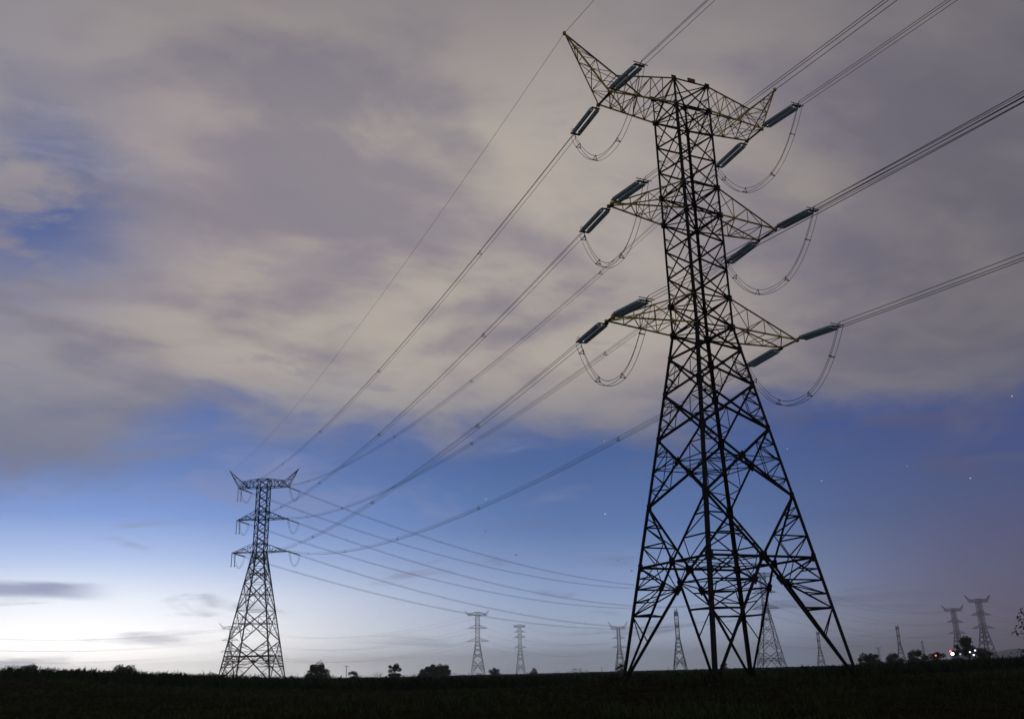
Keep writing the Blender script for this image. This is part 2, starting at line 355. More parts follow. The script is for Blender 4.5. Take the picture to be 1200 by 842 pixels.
def pylon(loc, rz, ext=0.0, foot=0.0, detail=2, a0=A0, panels=None, mats=None, thick=1.0, arms='bmt', armscale=1.0, hornup=(0, 0)):
    """lattice pylon; detail 2: every bar a part; 1: main braces parts; 0: braces joined"""
    steel, armm = mats
    root = empty('lattice_pylon', loc, rz)
    P = [z + ext if panels is None and i == len(PANELS) - 1 else z for i, z in enumerate(panels or PANELS)]
    zw = Z1 + ext
    def half(z):
        if z <= zw: return a0 + (AW - a0) * (z / zw)
        return AW + (AT - AW) * (z - zw) / (Z6 - Z1)
    def node(cx, cy, z): a = half(z); return Vector((cx * a, cy * a, z))
    corners = [(-1, -1), (1, -1), (1, 1), (-1, 1)]
    faces = [(corners[i], corners[(i + 1) % 4]) for i in range(4)]
    joined = MB()
    count = [0]
    def brace(p, q, w, out, name='brace', sec=False):
        if sec: w *= 1.12
        if detail == 0 or (detail == 1 and sec): joined.angle(p, q, w * thick, out); return
        m = MB(); m.angle(p, q, w * thick, out); m.build(name, steel, root)
    # legs: heavier below the waist, one mesh per leg
    for cx, cy in corners:
        m = MB(); o = (cx, cy, 0)
        m.angle(node(cx, cy, -foot), node(cx, cy, P[2]), 0.25 * thick, o, 0.04 * thick)
        m.angle(node(cx, cy, P[2]), node(cx, cy, zw), 0.225 * thick, o, 0.036 * thick)
        m.angle(node(cx, cy, zw), node(cx, cy, Z5 + ext), 0.185 * thick, o, 0.03 * thick)
        m.angle(node(cx, cy, Z5 + ext), node(cx, cy, Z6 + ext), 0.12 * thick, o, 0.02 * thick)
        leg = m.build('leg', steel, root)
        if detail >= 1:
            pm = MB()
            base = node(cx, cy, -foot)
            pm.lathe(base + Vector((0, 0, -0.3)), (0, 0, 1), [(0, .45), (0.55, .42), (0.6, .36)], 10)
            pm.build('footing', M_WALL, leg)
            if detail == 2:
                for zj in (P[1], P[2], P[3], P[4], P[5], zw):
                    g = MB(); c = node(cx, cy, zj)
                    for (ux, uy, nx, ny) in ((-cx, 0, 0, cy), (0, -cy, cx, 0)):
                        g.box(c + Vector((ux * .12, uy * .12, 0)) + Vector((nx, ny, 0)) * .04, (ux * .2, uy * .2, 0), (nx * .008, ny * .008, 0), (0, 0, .26))
                    g.build('gusset_plate', steel, leg)
    def plate(c, along, n, w=0.34, h=0.3):
        if detail < 2: return
        along = vec(along).normalized(); n = vec(n).normalized(); b = along.cross(n)
        g = MB(); g.box(c, along * w, b * h, n * 0.012); g.build('gusset_plate', steel, root)
    # bottom section: belt, V above it, A below it
    zf, ze = P[1], P[2]
    mids = []
    for (c1, c2) in faces:
        out = Vector((c1[0] + c2[0], c1[1] + c2[1], 0)).normalized()
        n1, n2 = node(*c1, zf), node(*c2, zf); mid = (n1 + n2) / 2; mids.append(mid)
        e1, e2 = node(*c1, ze), node(*c2, ze); f1, f2 = node(*c1, -foot * .6), node(*c2, -foot * .6)
        for (nn, ee, ff) in ((n1, e1, f1), (n2, e2, f2)):
            brace(nn, mid, .12, out, 'belt')
            brace(ee, mid, .15, out)
            brace(mid, ff, .17, out)
            plate(mid.lerp(ff, .19), ff - mid, out, .3, .24)
            # redundants of the leg triangle below the belt
            ts = (0.19, 0.42, 0.64)
            prev = nn
            for k, t in enumerate(ts):
                a_, b_ = nn.lerp(ff, t), mid.lerp(ff, t)
                if k < 2: brace(a_, b_, .085 if k == 1 else .07, out, 'lattice_bar', True)
                if k == 0:
                    brace(nn, b_, .075, out, 'lattice_bar', True)
                    brace(a_, nn.lerp(mid, .5), .06, out, 'lattice_bar', True)
                    brace(b_, nn.lerp(mid, .5), .06, out, 'lattice_bar', True)
                    h_ = nn.lerp(ff, t * .5)
                    brace(h_, nn.lerp(b_, .5), .055, out, 'lattice_bar', True)
                elif k == 1:
                    b0 = mid.lerp(ff, ts[0]); a0_ = nn.lerp(ff, ts[0]); m_ = nn.lerp(ff, (t + ts[0]) / 2)
                    brace(a_, b0, .065, out, 'lattice_bar', True)
                    brace(m_, a_.lerp(b0, .55), .055, out, 'lattice_bar', True); brace(m_, b0, .05, out, 'lattice_bar', True)
                elif k == 2:
                    brace(nn.lerp(ff, ts[1]), b_, .07, out, 'lattice_bar', True)
            # redundants of the triangle above the belt
            for k, t in enumerate((.33, .66)):
                a_, b_ = ee.lerp(nn, t), ee.lerp(mid, t)
                brace(a_, b_, .07, out, 'lattice_bar', True)
                b2 = ee.lerp(mid, t + .34) if t < .5 else nn.lerp(mid, .5)
                brace(a_, ee.lerp(mid, .66) if k == 0 else nn.lerp(mid, .5), .065, out, 'lattice_bar', True)
                if k: brace(b_, nn.lerp(mid, .5), .06, out, 'lattice_bar', True)
                if k == 0: brace(ee.lerp(nn, .17), b_, .05, out, 'lattice_bar', True)
        plate(mid, n2 - n1, out, .34, .3)
    for i in range(4):
        brace(mids[i], mids[(i + 1) % 4], .09, (0, 0, 1), 'strut')
    brace(mids[0], mids[2], .07, (0, 0, 1), 'strut'); brace(mids[1], mids[3], .07, (0, 0, 1), 'strut')
    # hip braces tying the two A struts of each leg
    for i, c in enumerate(corners):
        ma, mb = mids[i], mids[(i - 1) % 4]; ff = node(*c, -foot * .6); nn = node(*c, zf)
        for t in (.19, .42):
            brace(ma.lerp(ff, t), mb.lerp(ff, t), .06, (0, 0, 1), 'lattice_bar', True)
        brace(nn.lerp(ff, .42), ma.lerp(ff, .19).lerp(mb.lerp(ff, .19), .5), .05, (0, 0, 1), 'lattice_bar', True)
    # X panels between the belt and the waist
    for k in range(2, len(P) - 1):
        za, zb = P[k], P[k + 1]; big = (zb - za) > 4.0; w = .15 if zb - za > 3 else .13
        xs = []
        for (c1, c2) in faces:
            out = Vector((c1[0] + c2[0], c1[1] + c2[1], 0)).normalized()
            a, b, c, d = node(*c1, za), node(*c2, za), node(*c1, zb), node(*c2, zb)
            brace(a, d, w, out); brace(b, c, w, out)
            s = (a - b).length / ((a - b).length + (c - d).length)
            X = a.lerp(d, s); xs.append(X)
            if zb - za > 1.9:
                plate(X, d - a, out, .30 if big else .16, .24 if big else .14)
                for (lo, hi) in ((a, c), (b, d)):
                    M = lo.lerp(hi, .5); p1, p2 = lo.lerp(X, .52), hi.lerp(X, .5)
                    brace(M, p1, .06, out, 'lattice_bar', True); brace(M, p2, .06, out, 'lattice_bar', True)
                    brace(p1, p2, .05, out, 'lattice_bar', True)
                    brace(lo.lerp(hi, .25), lo.lerp(X, .27), .05, out, 'lattice_bar', True)
                    brace(lo.lerp(hi, .25), p1, .05, out, 'lattice_bar', True)
                    if zb - za > 3:
                        brace(lo.lerp(hi, .76), hi.lerp(X, .25), .05, out, 'lattice_bar', True)
                        brace(lo.lerp(hi, .76), p2, .05, out, 'lattice_bar', True)
        if ext > 0 and k > 2:
            for (c1, c2) in faces: brace(node(*c1, za), node(*c2, za), .11, (0, 0, 1), 'belt')
        if big:
            for i in range(4):
                brace(xs[i], xs[(i + 1) % 4], .075, (0, 0, 1), 'strut', True)
                c = corners[(i + 1) % 4]; L = node(*c, xs[i].z)
                brace(xs[i], L, .07, (0, 0, 1), 'strut', True); brace(xs[(i + 1) % 4], L, .07, (0, 0, 1), 'strut', True)
                brace(xs[i].lerp(xs[(i + 1) % 4], .5), L, .05, (0, 0, 1), 'lattice_bar', True)
                brace(xs[i].lerp(xs[(i + 1) % 4], .5), xs[i].lerp(xs[(i + 3) % 4], .5), .05, (0, 0, 1), 'lattice_bar', True)
                plate(xs[i], xs[i] - L, Vector((c[0], c[1], 0)), .24, .2)
    # upper body: X panels and rings at crossarm levels
    lev = [Z1, Z2, Z2 + (Z3 - Z2) / 3, Z2 + 2 * (Z3 - Z2) / 3, Z3, Z4, Z4 + (Z5 - Z4) / 3, Z4 + 2 * (Z5 - Z4) / 3, Z5, Z6]
    for k in range(len(lev) - 1):
        za, zb = lev[k] + ext, lev[k + 1] + ext
        for (c1, c2) in faces:
            out = Vector((c1[0] + c2[0], c1[1] + c2[1], 0)).normalized()
            a, b, c, d = node(*c1, za), node(*c2, za), node(*c1, zb), node(*c2, zb)
            brace(a, d, .105, out); brace(b, c, .105, out)
            if detail == 2:
                Xc = (a + d) / 2
                brace(a.lerp(c, .5), a.lerp(d, .26), .05, out, 'lattice_bar', True)
                brace(b.lerp(d, .5), b.lerp(c, .26), .05, out, 'lattice_bar', True)
    for z in (Z1, Z2, Z3, Z4, Z5, Z6):
        z += ext
        for (c1, c2) in faces:
            brace(node(*c1, z), node(*c2, z), .12, (0, 0, 1), 'strut')
        brace(node(-1, -1, z), node(1, 1, z), .09, (0, 0, 1), 'strut'); brace(node(1, -1, z), node(-1, 1, z), .09, (0, 0, 1), 'strut')
        plate(node(-1, -1, z), (1, 0, 0), (0, -1, 0), .22, .24); plate(node(1, -1, z), (1, 0, 0), (0, -1, 0), .22, .24)
        plate(node(-1, 1, z), (1, 0, 0), (0, 1, 0), .22, .24); plate(node(1, 1, z), (1, 0, 0), (0, 1, 0), .22, .24)
    # crossarms
    for arm in arms:
        zl, zu = ARMZ[arm]; zl += ext; zu += ext
        for sx in (-1, 1):
            tx, tw = TIP[(arm, sx)]; tx *= armscale
            lo = [node(sx, -1, zl), node(sx, 1, zl)]; up = [node(sx, -1, zu), node(sx, 1, zu)]
            tip = [Vector((sx * tx, -tw, zl)), Vector((sx * tx, tw, zl))]
            top = arm == 't'
            if top:
                hx, hz = HORN[sx]; hx = hx * armscale + hornup[0]; hz += hornup[1]; ht = Vector((sx * hx, 0, hz + ext))
                inl = [lo[i].lerp(tip[i], .50) for i in (0, 1)]
                ue = [inl[i].lerp(ht, .34) for i in (0, 1)]
            else:
                ue = tip
            m = MB()
            for i in (0, 1):
                m.angle(lo[i], tip[i], .135 * thick, (0, 0, -1)); m.angle(up[i], ue[i], .115 * thick, (0, 0, 1))
            m.angle(tip[0], tip[1], .16 * thick, (0, 0, 1))
            for i in (0, 1): m.box(tip[i] + Vector((0, 0, -.03)), (.13, 0, 0), (0, .1, 0), (0, 0, .12))
            ca_ = m.build('crossarm', armm, root)
            jm = MB()
            def ab(p, q, w, out, tgt=ca_):
                if detail == 2:
                    b_ = MB(); b_.angle(p, q, w, out); b_.build('lattice_bar', armm, tgt)
                else: jm.angle(p, q, w * thick, out)
            N = 5 if top else 4
            ts = [i / N for i in range(N + 1)]
            for i in (0, 1):
                sd = (0, -1 if i == 0 else 1, 0)
                for k in range(N):
                    l0, l1, u0, u1 = lo[i].lerp(tip[i], ts[k]), lo[i].lerp(tip[i], ts[k + 1]), up[i].lerp(ue[i], ts[k]), up[i].lerp(ue[i], ts[k + 1])
                    if k: ab(l0, u0, .06, sd)
                    if k < N - 1 or top:
                        if k % 2 == 0: ab(u0, l1, .06, sd)
                        else: ab(l0, u1, .06, sd)
            for k in range(N):      # bottom face
                l0, l1, r0, r1 = lo[0].lerp(tip[0], ts[k]), lo[0].lerp(tip[0], ts[k + 1]), lo[1].lerp(tip[1], ts[k]), lo[1].lerp(tip[1], ts[k + 1])
                if k: ab(l0, r0, .06, (0, 0, 1))
                ab(l0, r1, .06, (0, 0, 1)) if k % 2 else ab(r0, l1, .06, (0, 0, 1))
                if top or k < 2:
                    u0, u1, v0, v1 = up[0].lerp(ue[0], ts[k]), up[0].lerp(ue[0], ts[k + 1]), up[1].lerp(ue[1], ts[k]), up[1].lerp(ue[1], ts[k + 1])
                    ab(u1, v1, .06, (0, 0, 1))
            if detail < 2: jm.build('crossarm_bracing', armm, ca_)
            if top:
                m = MB()
                for i in (0, 1):
                    m.angle(inl[i], ht, .11 * thick, (-sx, 0, 0)); m.angle(tip[i], ht, .10 * thick, (sx, 0, 0))
                m.box(ht, (.10, 0, 0), (0, .10, 0), (0, 0, .14))
                pk = m.build('earthwire_peak', armm, root); jm = MB()
                n = 5
                for k in range(n):
                    t0, t1 = k / n, (k + 1) / n
                    q = [[x.lerp(ht, t) for x in (inl[0], inl[1], tip[1], tip[0])] for t in (t0, t1)]
                    for i in range(4):
                        j = (i + 1) % 4
                        if i == 0 and k < 2: continue
                        if k: ab(q[0][i], q[0][j], .05, (0, 0, 1), pk)
                        if k < n - 1: ab(q[0][i], q[1][j], .05, (0, 0, 1), pk) if (k + i) % 2 else ab(q[0][j], q[1][i], .05, (0, 0, 1), pk)
                if detail < 2: jm.build('peak_bracing', armm, pk)
    if detail == 2:
        m = MB(); q = (node(-1, -1, Z6) + node(1, -1, Z6)) / 2; m.box(q + Vector((.05, -.05, .12)), (.34, 0, 0), (0, .05, 0), (0, 0, .16))
        m.build('marker_plate', M_RUST, root, label='small rusty red plate on the top strut')
    if joined.v: joined.build('lattice_bracing', steel, root, kind='stuff' if detail else None)
    return root

def tipw(loc, rz, arm, sx, near, ext=0.0, s=1.0, armscale=1.0):
    """world position of a crossarm tip; near: -Y edge (True) or +Y edge"""
    tx, tw = TIP[(arm, sx)]; tx *= armscale; x, y, z = sx * tx, (-tw if near else tw), ARMZ[arm][0] + ext
    c, n = math.cos(rz), math.sin(rz)
    return Vector((loc[0] + s * (x * c - y * n), loc[1] + s * (x * n + y * c), loc[2] + s * z))
def hornw(loc, rz, sx, ext=0.0, s=1.0):
    hx, hz = HORN[sx]; c, n = math.cos(rz), math.sin(rz)
    return Vector((loc[0] + s * sx * hx * c, loc[1] + s * sx * hx * n, loc[2] + s * (hz + ext)))

T1 = (TB[0], TB[1], 0.0)
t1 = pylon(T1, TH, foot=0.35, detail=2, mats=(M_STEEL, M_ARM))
tag(t1, 'huge dark lattice pylon with yellowish crossarms, towering over the field close by', 'pylon', 'lattice pylons of the power lines')
T2 = (-74.03, 269.99, 0.0); TH2 = -0.0493; EXT2 = 9.94
t2 = pylon(T2, TH2, ext=EXT2, foot=1.0, detail=1, a0=7.2, panels=[0.0, 6.3, 10.4, 18.5, 26.0, 30.6, Z1 + EXT2], mats=(M_STEEL, M_STEEL), thick=1.4)
tag(t2, 'second largest lattice pylon, standing before the bright white part of the horizon', 'pylon', 'lattice pylons of the power lines')
T7d = 550.0
_b7 = at(904, 776, T7d); T7 = (_b7.x, _b7.y, gzf(_b7.x, _b7.y)); TH7 = -0.52
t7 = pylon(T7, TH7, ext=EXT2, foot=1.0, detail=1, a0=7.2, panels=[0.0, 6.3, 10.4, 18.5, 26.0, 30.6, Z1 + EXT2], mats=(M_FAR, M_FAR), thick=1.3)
tag(t7, 'pale hazy lattice pylon seen through the legs of the huge dark pylon', 'pylon', 'lattice pylons of the power lines')

# distant pylons: one light-weight pylon, copied
def basept(px, depth):
    p = at(px, 780, depth); return (p.x, p.y, gzf(p.x, p.y))
proto = None
far_specs = [  # px, depth, heading, scale, label
    ('p6', 797, 835, 1.50, 1.08, 'slim distant pylon seen end-on inside the legs of the huge dark pylon'),
    ('p8', 963, 1330, 1.45, 1.0, 'very faint slim pylon between the two outer struts of the huge dark pylon'),
    ('p9', 1058, 1180, 1.35, 0.98, 'slim distant pylon seen end-on above the dark bushes'),
    ('p10', 1085, 2050, 1.30, 1.0, 'tiniest faint pylon just beyond the bushes near the lamps'),
    ('p11', 1128, 815, 0.12, 1.0, 'hazy reddish pylon behind the bright lamp, lower of the two beside the tall tree'),
    ('p12', 1160, 700, 0.12, 1.0, 'hazy pylon standing just past the tall tree, higher of the two there'),
    ('p13', 268, 840, 0.3, 1.03, 'small pylon half hidden behind the second largest pylon'),
    ('p14', 1032, 2600, 0.2, 1.0, 'barely visible pylon low on the horizon between slim pylon and outer leg'),
]
FARLOC = {}
for i, (key, px, dep, hd, sc, lab) in enumerate(far_specs):
    loc = basept(px, dep); sc *= 1.03; FARLOC[key] = (loc, hd, sc)
    if proto is None:
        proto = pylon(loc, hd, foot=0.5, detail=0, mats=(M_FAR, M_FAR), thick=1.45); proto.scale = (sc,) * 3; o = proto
    else: o = copy_thing(proto, loc, hd, sc)
    tag(o, lab, 'pylon', 'lattice pylons of the power lines')
loc4 = basept(610, 930)
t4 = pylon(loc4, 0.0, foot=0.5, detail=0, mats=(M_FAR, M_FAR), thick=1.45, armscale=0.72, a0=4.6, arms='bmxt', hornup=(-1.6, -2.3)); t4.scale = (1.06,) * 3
tag(t4, 'small hazy short-armed pylon, narrower of the two standing free over mid horizon', 'pylon', 'lattice pylons of the power lines')
FARLOC['p4'] = (loc4, 0.0, 1.06)

loc3 = basept(560, 800)
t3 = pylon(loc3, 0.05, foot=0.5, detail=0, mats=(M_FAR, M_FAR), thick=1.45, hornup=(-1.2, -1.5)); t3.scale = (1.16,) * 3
tag(t3, 'small hazy three-armed pylon, taller of the two standing free over mid horizon', 'pylon', 'lattice pylons of the power lines')
FARLOC['p3'] = (loc3, 0.05, 1.16)
loc5 = basept(727, 980)
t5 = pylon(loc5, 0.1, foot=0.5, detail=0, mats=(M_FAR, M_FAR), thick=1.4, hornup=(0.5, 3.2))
tag(t5, 'faint distant pylon with raised horns beside the foot of the huge dark pylon', 'pylon', 'lattice pylons of the power lines')
FARLOC['p5'] = (loc5, 0.1, 1.0)

# ---------------------------------------------------------------- insulators, conductors, jumpers
PSI, SLOPE, KCURV = -1.10784, -0.0585, 7.1e-4               # the span that passes over the camera's side
DN = Vector((math.cos(PSI), math.sin(PSI), 0))
OFFS = [(-0.2, -0.12), (0.2, -0.12), (0.0, 0.24)]           # the three wires of a bundle
SLEN = 4.25
ARMN = {'b': 'lowest', 'm': 'middle', 't': 'top'}; SIDE = {-1: 'nearer', 1: 'farther'}
def frame(d):
    d = d.normalized(); a = d.cross(Vector((0, 0, 1))).normalized(); return d, a, a.cross(d)
def insulator(p, d, label, group, ring=True, bar=False):
    """twin glass disc strings from arm tip p along d"""
    d, a, u = frame(d)
    root = empty('insulator_string', p); L = lambda x: x - Vector(p)
    p = vec(p)
    m = MB(); m.rod(L(p), L(p + d * .42), .045, 6); m.box(L(p + d * .47), a * .38, u * .02, d * .09); m.build('yoke_plate', M_HARD, root)
    m = MB(); e = p + d * (SLEN - .12); m.box(L(e), a * .44, u * .02, d * .11)
    for (ox, oz) in OFFS: m.rod(L(e), L(e + d * .4 + a * ox + u * oz), .03, 5)
    m.build('yoke_plate', M_HARD, root)
    for s in (-1, 1):
        prof = []; n = 24; h0, h1 = .62, SLEN - .34; st_ = (h1 - h0) / n
        for k in range(n):
            h = h0 + k * st_
            prof += [(h, .09), (h + st_ * .3, .10), (h + st_ * .42, .175), (h + st_ * .7, .18), (h + st_ * .85, .09)]
        prof.append((h1, .05))
        m = MB(); m.lathe(L(p + a * (s * .265)), d, prof, 10); o = m.build('glass_disc_string', M_GLASS, root)
    if ring:
        m = MB(); c = p + d * (SLEN - .2) + u * .22
        m.tube([L(c + u * (.18 * math.sin(t)) + d * (.18 * math.cos(t)) - a * .3) for t in [i * math.pi / 6 for i in range(13)]], .018, 4)
        m.build('arcing_ring', M_HARD, root)
    if bar:
        m = MB(); c = p + d * (SLEN - .1) + u * .18
        m.rod(L(c - a * .75), L(c + a * .55), .035, 5); m.build('arcing_horn', M_HARD, root)
    tag(root, label, 'insulator', group)
    return root
def bundle(path, label, group, r=.023, spacer=38.0, name='conductor_bundle', offs=OFFS, cat='power line', first=14.0):
    """three wires along path (list of points) with spacers"""
    root = empty(name, path[0]); o = vec(path[0]); pts = [vec(p) for p in path]
    fr = []
    for i in range(len(pts)):
        d = pts[min(i + 1, len(pts) - 1)] - pts[max(i - 1, 0)]
        d, a, u = frame(d); fr.append((a, u))
    for (ox, oz) in offs:
        m = MB(); m.tube([p - o + a * ox + u * oz for p, (a, u) in zip(pts, fr)], r, 4); m.build('wire', M_WIRE, root)
    if spacer:
        acc = 0.0; nxt = first
        for i in range(len(pts) - 1):
            s = (pts[i + 1] - pts[i]).length
            while acc + s > nxt:
                t = (nxt - acc) / s; c = pts[i].lerp(pts[i + 1], t) - o; a, u = fr[i]
                m = MB(); q = [c + a * ox + u * oz for ox, oz in offs]
                for j in range(len(q)): m.rod(q[j], q[(j + 1) % len(q)], .03, 4)
                for x in q: m.ball(x, .055, 6, 4)
                m.build('spacer', M_HARD, root); nxt += spacer
            acc += s
    tag(root, label, cat, group)
    return root
def sagline(p, q, sag, n=40):
    p, q = vec(p), vec(q); out = []
    for i in range(n + 1):
        t = i / n; x = p.lerp(q, t); x.z -= 4 * sag * t * (1 - t); out.append(x)
    return out
G_INS, G_CON, G_JMP = 'glass insulator strings of the huge pylon', 'conductor bundles of the huge pylon', 'jumper loops under the crossarms'
SAG12 = 6.0
for arm in 'tmb':
    for sx in (-1, 1):
        who = f'{ARMN[arm]} {SIDE[sx]} crossarm'
        # towards the camera side
        A = tipw(T1, TH, arm, sx, True)
        dn = Vector((DN.x, DN.y, SLOPE - .015))
        insulator(A, dn, f'twin insulator on {who} of the huge pylon, aimed overhead', G_INS, ring=False, bar=True)
        e = A + dn.normalized() * (SLEN + .25)
        path = []
        for i in range(41):
            t = i / 40 * 150
            path.append(e + Vector((DN.x * t, DN.y * t, SLOPE * t + KCURV * t * t * .55)))
        bundle(path, f'wire bundle running overhead from the {who} of the huge pylon', G_CON, spacer=60, first=34)
        # towards the second pylon
        B = tipw(T1, TH, arm, sx, False); Q = tipw(T2, TH2, arm, sx, True, EXT2)
        h = Q - B; span = Vector((h.x, h.y, 0)).length
        dirf = Vector((h.x, h.y, h.z - 4 * SAG12)) / span
        insulator(B, dirf, f'twin insulator on {who} of the huge pylon, aimed at second pylon', G_INS, ring=True)
        eb = B + dirf.normalized() * (SLEN + .25)
        dirq = Vector((-h.x, -h.y, -h.z - 4 * SAG12)) / span
        eq = Q + dirq.normalized() * (SLEN * .9)
        bundle(sagline(eb, eq, SAG12 * .94, 48), f'wire bundle from the {who} of the huge pylon down to the second pylon', G_CON, spacer=40, first=22)
        # jumper loop hanging between the two live ends
        pts = []
        for i in range(29):
            t = i / 28; x = e.lerp(eb, t); x.z -= 4.45 * (1 - abs(2 * t - 1) ** 2.3); pts.append(x)
        bundle(pts, f'slack jumper loop of wires hanging below the {who} of the huge pylon', G_JMP, spacer=3.6, name='jumper_loop', cat='jumper', r=.021, first=2.4)
        # second pylon: its own strings
        m = MB(); m.tube([Q, Q + dirq.normalized() * 4.0], .17, 8)
        tag(m.build('insulator_string', M_GLASS), f'short insulator facing us on {ARMN[arm]} {SIDE[sx]} crossarm of the second pylon', 'insulator', 'insulator strings of the second pylon')
        Bn = tipw(T2, TH2, arm, sx, False, EXT2); Q7 = tipw(T7, TH7, arm, sx, True, EXT2)
        h7 = Q7 - Bn; sp7 = Vector((h7.x, h7.y, 0)).length; SG7 = 15.5
        d7 = Vector((h7.x, h7.y, h7.z - 4 * SG7)) / sp7; d7.normalize()
        m = MB(); m.tube([Bn, Bn + d7 * 4.2], .2, 8)
        tag(m.build('insulator_string', M_GLASS), f'short sideways insulator on the {ARMN[arm]} {SIDE[sx]} crossarm of the second pylon', 'insulator', 'insulator strings of the second pylon')
        bundle(sagline(Bn + d7 * 4.3, Q7, SG7, 60), f'thin wires from the {ARMN[arm]} {SIDE[sx]} crossarm of second pylon to hazy one', 'wires from the second pylon', r=.026, spacer=45, first=20, name='power_line')
        # jumper of the second pylon
        a_, b_ = eq, Bn + d7 * 4.2; pts = []
        for i in range(17):
            t = i / 16; x = a_.lerp(b_, t); x.z -= 3.6 * (1 - abs(2 * t - 1) ** 2.2); pts.append(x)
        bundle(pts, f'tiny jumper loop below the {ARMN[arm]} {SIDE[sx]} crossarm of the second pylon', 'jumper loops of the second pylon', spacer=0, r=.03, name='jumper_loop', cat='jumper')
        if sx == -1:
            for k, off in ((0, -.1), (1, .85)):
                pm = tipw(T2, TH2, arm, sx, True, EXT2) + Vector((off, 0.3, 0))
                m = MB(); m.tube([pm, pm + Vector((0, 0, -3.7))], .13, 8); m.tube([pm + Vector((-.0, 0, -3.7)), pm + Vector((0, 0, -3.95))], .2, 8)
                tag(m.build('hanging_insulator', M_GLASS), f'{"outer" if k == 0 else "inner"} hanging insulator under the {ARMN[arm]} nearer crossarm of the second pylon', 'insulator', 'hanging insulators of the second pylon')
# earth wires
p_ = hornw(T1, TH, -1)
pth = [p_ + Vector((DN.x * t, DN.y * t, SLOPE * t + KCURV * .4 * t * t)) for t in [i * 4 for i in range(36)]]
m = MB(); m.tube(pth, .020, 4)
tag(m.build('earth_wire', M_WIRE), 'single thin earth wire rising out of frame from the horn tip of the huge pylon', 'power line', 'earth wires')
m = MB(); m.tube(sagline(p_, hornw(T2, TH2, -1, EXT2), 4.5, 40), .016, 4)
tag(m.build('earth_wire', M_WIRE), 'single thin earth wire from the horn tip of the huge pylon to the second pylon', 'power line', 'earth wires')

def farline(a, b, sag, r, group, extra='', arms=('t', 'm', 'b'), beyond=None, names=('', '')):
    for arm in arms:
        for sx in (-1, 1):
            la, ha, sa_ = FARLOC[a]; P0 = tipw(la, ha, arm, sx, False, 0, sa_)
            if b is None: P1 = vec(beyond) + Vector((sx * 4, sx * 6, {'t': 18, 'm': 9, 'b': 0}[arm]))
            else:
                lb, hb, sb = FARLOC[b]; P1 = tipw(lb, hb, arm, sx, True, EXT2 if b == 'p7' else 0, sb)
            m = MB(); m.tube(sagline(P0, P1, sag, 36), r, 3)
            tag(m.build('power_line', M_WIRE), f'faint wire on {ARMN[arm]} {SIDE[sx]} arms, {names[0]}', 'power line', group)
FARLOC['p7'] = (T7, TH7, 1.0)
for arm in 'tmb':
    for sx in (-1, 1):
        P0 = tipw(T7, TH7, arm, sx, False, EXT2); l, h, s = FARLOC['p11']
        P1 = tipw(l, h, arm, sx, True, 0, s)
        m = MB(); m.tube(sagline(P0, P1, 9, 36), .05, 3)
        tag(m.build('power_line', M_WIRE), f'thin wire on {ARMN[arm]} {SIDE[sx]} arms, between pale pylon and reddish one', 'power line', 'wires beyond the huge pylon')
_l = at(-260, 748, 760); farline('p13', None, 14, .05, 'faint wires before the white horizon', beyond=_l, names=('crossing the white glow on the horizon', ''))
farline('p13', 'p3', 13, .045, 'faint wires behind the second pylon', names=('from half hidden pylon to taller free one', ''))
farline('p3', 'p5', 11, .04, 'faint wires between small pylons', names=('from taller free pylon to faint horned one', ''))
farline('p4', 'p6', 11, .035, 'faint wires between slim pylons', names=('from short-armed pylon to slim end-on one', ''), arms=('t', 'm'))
farline('p12', None, 13, .045, 'faint wires by the tall tree', beyond=at(1460, 715, 560), names=('leaving frame past the tall tree', ''))
farline('p6', 'p9', 16, .04, 'faint wires across the hazy sky', names=('between the two slim end-on pylons', ''), arms=('t', 'm'))

# ---------------------------------------------------------------- crops and grass
def blades(name, X, Y, H, nb, width, lean, mat, kind='stuff', label=None, cat=None, curl=0.35):
    """clumps of arching leaf blades, one joined mesh"""
    n = len(X); k = n * nb
    x = np.repeat(X, nb) + rng.normal(0, .05, k); y = np.repeat(Y, nb) + rng.normal(0, .05, k); h = np.repeat(H, nb) * rng.uniform(.65, 1.08, k)
    th = rng.uniform(0, 2 * np.pi, k); ln = h * rng.uniform(.3, 1.0, k) * lean
    w = np.repeat(width, nb) if hasattr(width, '__len__') else np.full(k, width); w = w * rng.uniform(.6, 1.3, k)
    z = gz(x, y) - .03
    ux, uy = np.cos(th), np.sin(th); sx_, sy_ = -uy, ux
    rows = []
    for t, ww in ((0, .7), (.55, 1.0), (.85, .75)):
        px = x + ux * ln * t ** 2; py = y + uy * ln * t ** 2; pz = z + h * (t - curl * .5 * t ** 3 * lean)
        for s in (-1, 1): rows.append(np.stack([px + sx_ * w * ww * s * .5, py + sy_ * w * ww * s * .5, pz], 1))
    rows.append(np.stack([x + ux * ln * 1.1, y + uy * ln * 1.1, z + h * (1 - curl * lean)], 1))
    V = np.stack(rows, 1).reshape(-1, 3)
    b = (np.arange(k) * 7)[:, None]
    tri = np.concatenate([b + np.array(f) for f in ((0, 1, 3), (0, 3, 2), (2, 3, 5), (2, 5, 4), (4, 5, 6))], 1).reshape(-1, 3)
    me = bpy.data.meshes.new(name)
    me.vertices.add(len(V)); me.vertices.foreach_set('co', V.ravel().astype(np.float32))
    me.loops.add(tri.size); me.loops.foreach_set('vertex_index', tri.ravel().astype(np.int32))
    me.polygons.add(len(tri)); me.polygons.foreach_set('loop_start', np.arange(0, tri.size, 3, dtype=np.int32))
    me.update(calc_edges=True); me.validate(); me.materials.append(mat)
    o = bpy.data.objects.new(name, me); C.objects.link(o); o['kind'] = kind
    if label: tag(o, label, cat, None, kind)
    return o
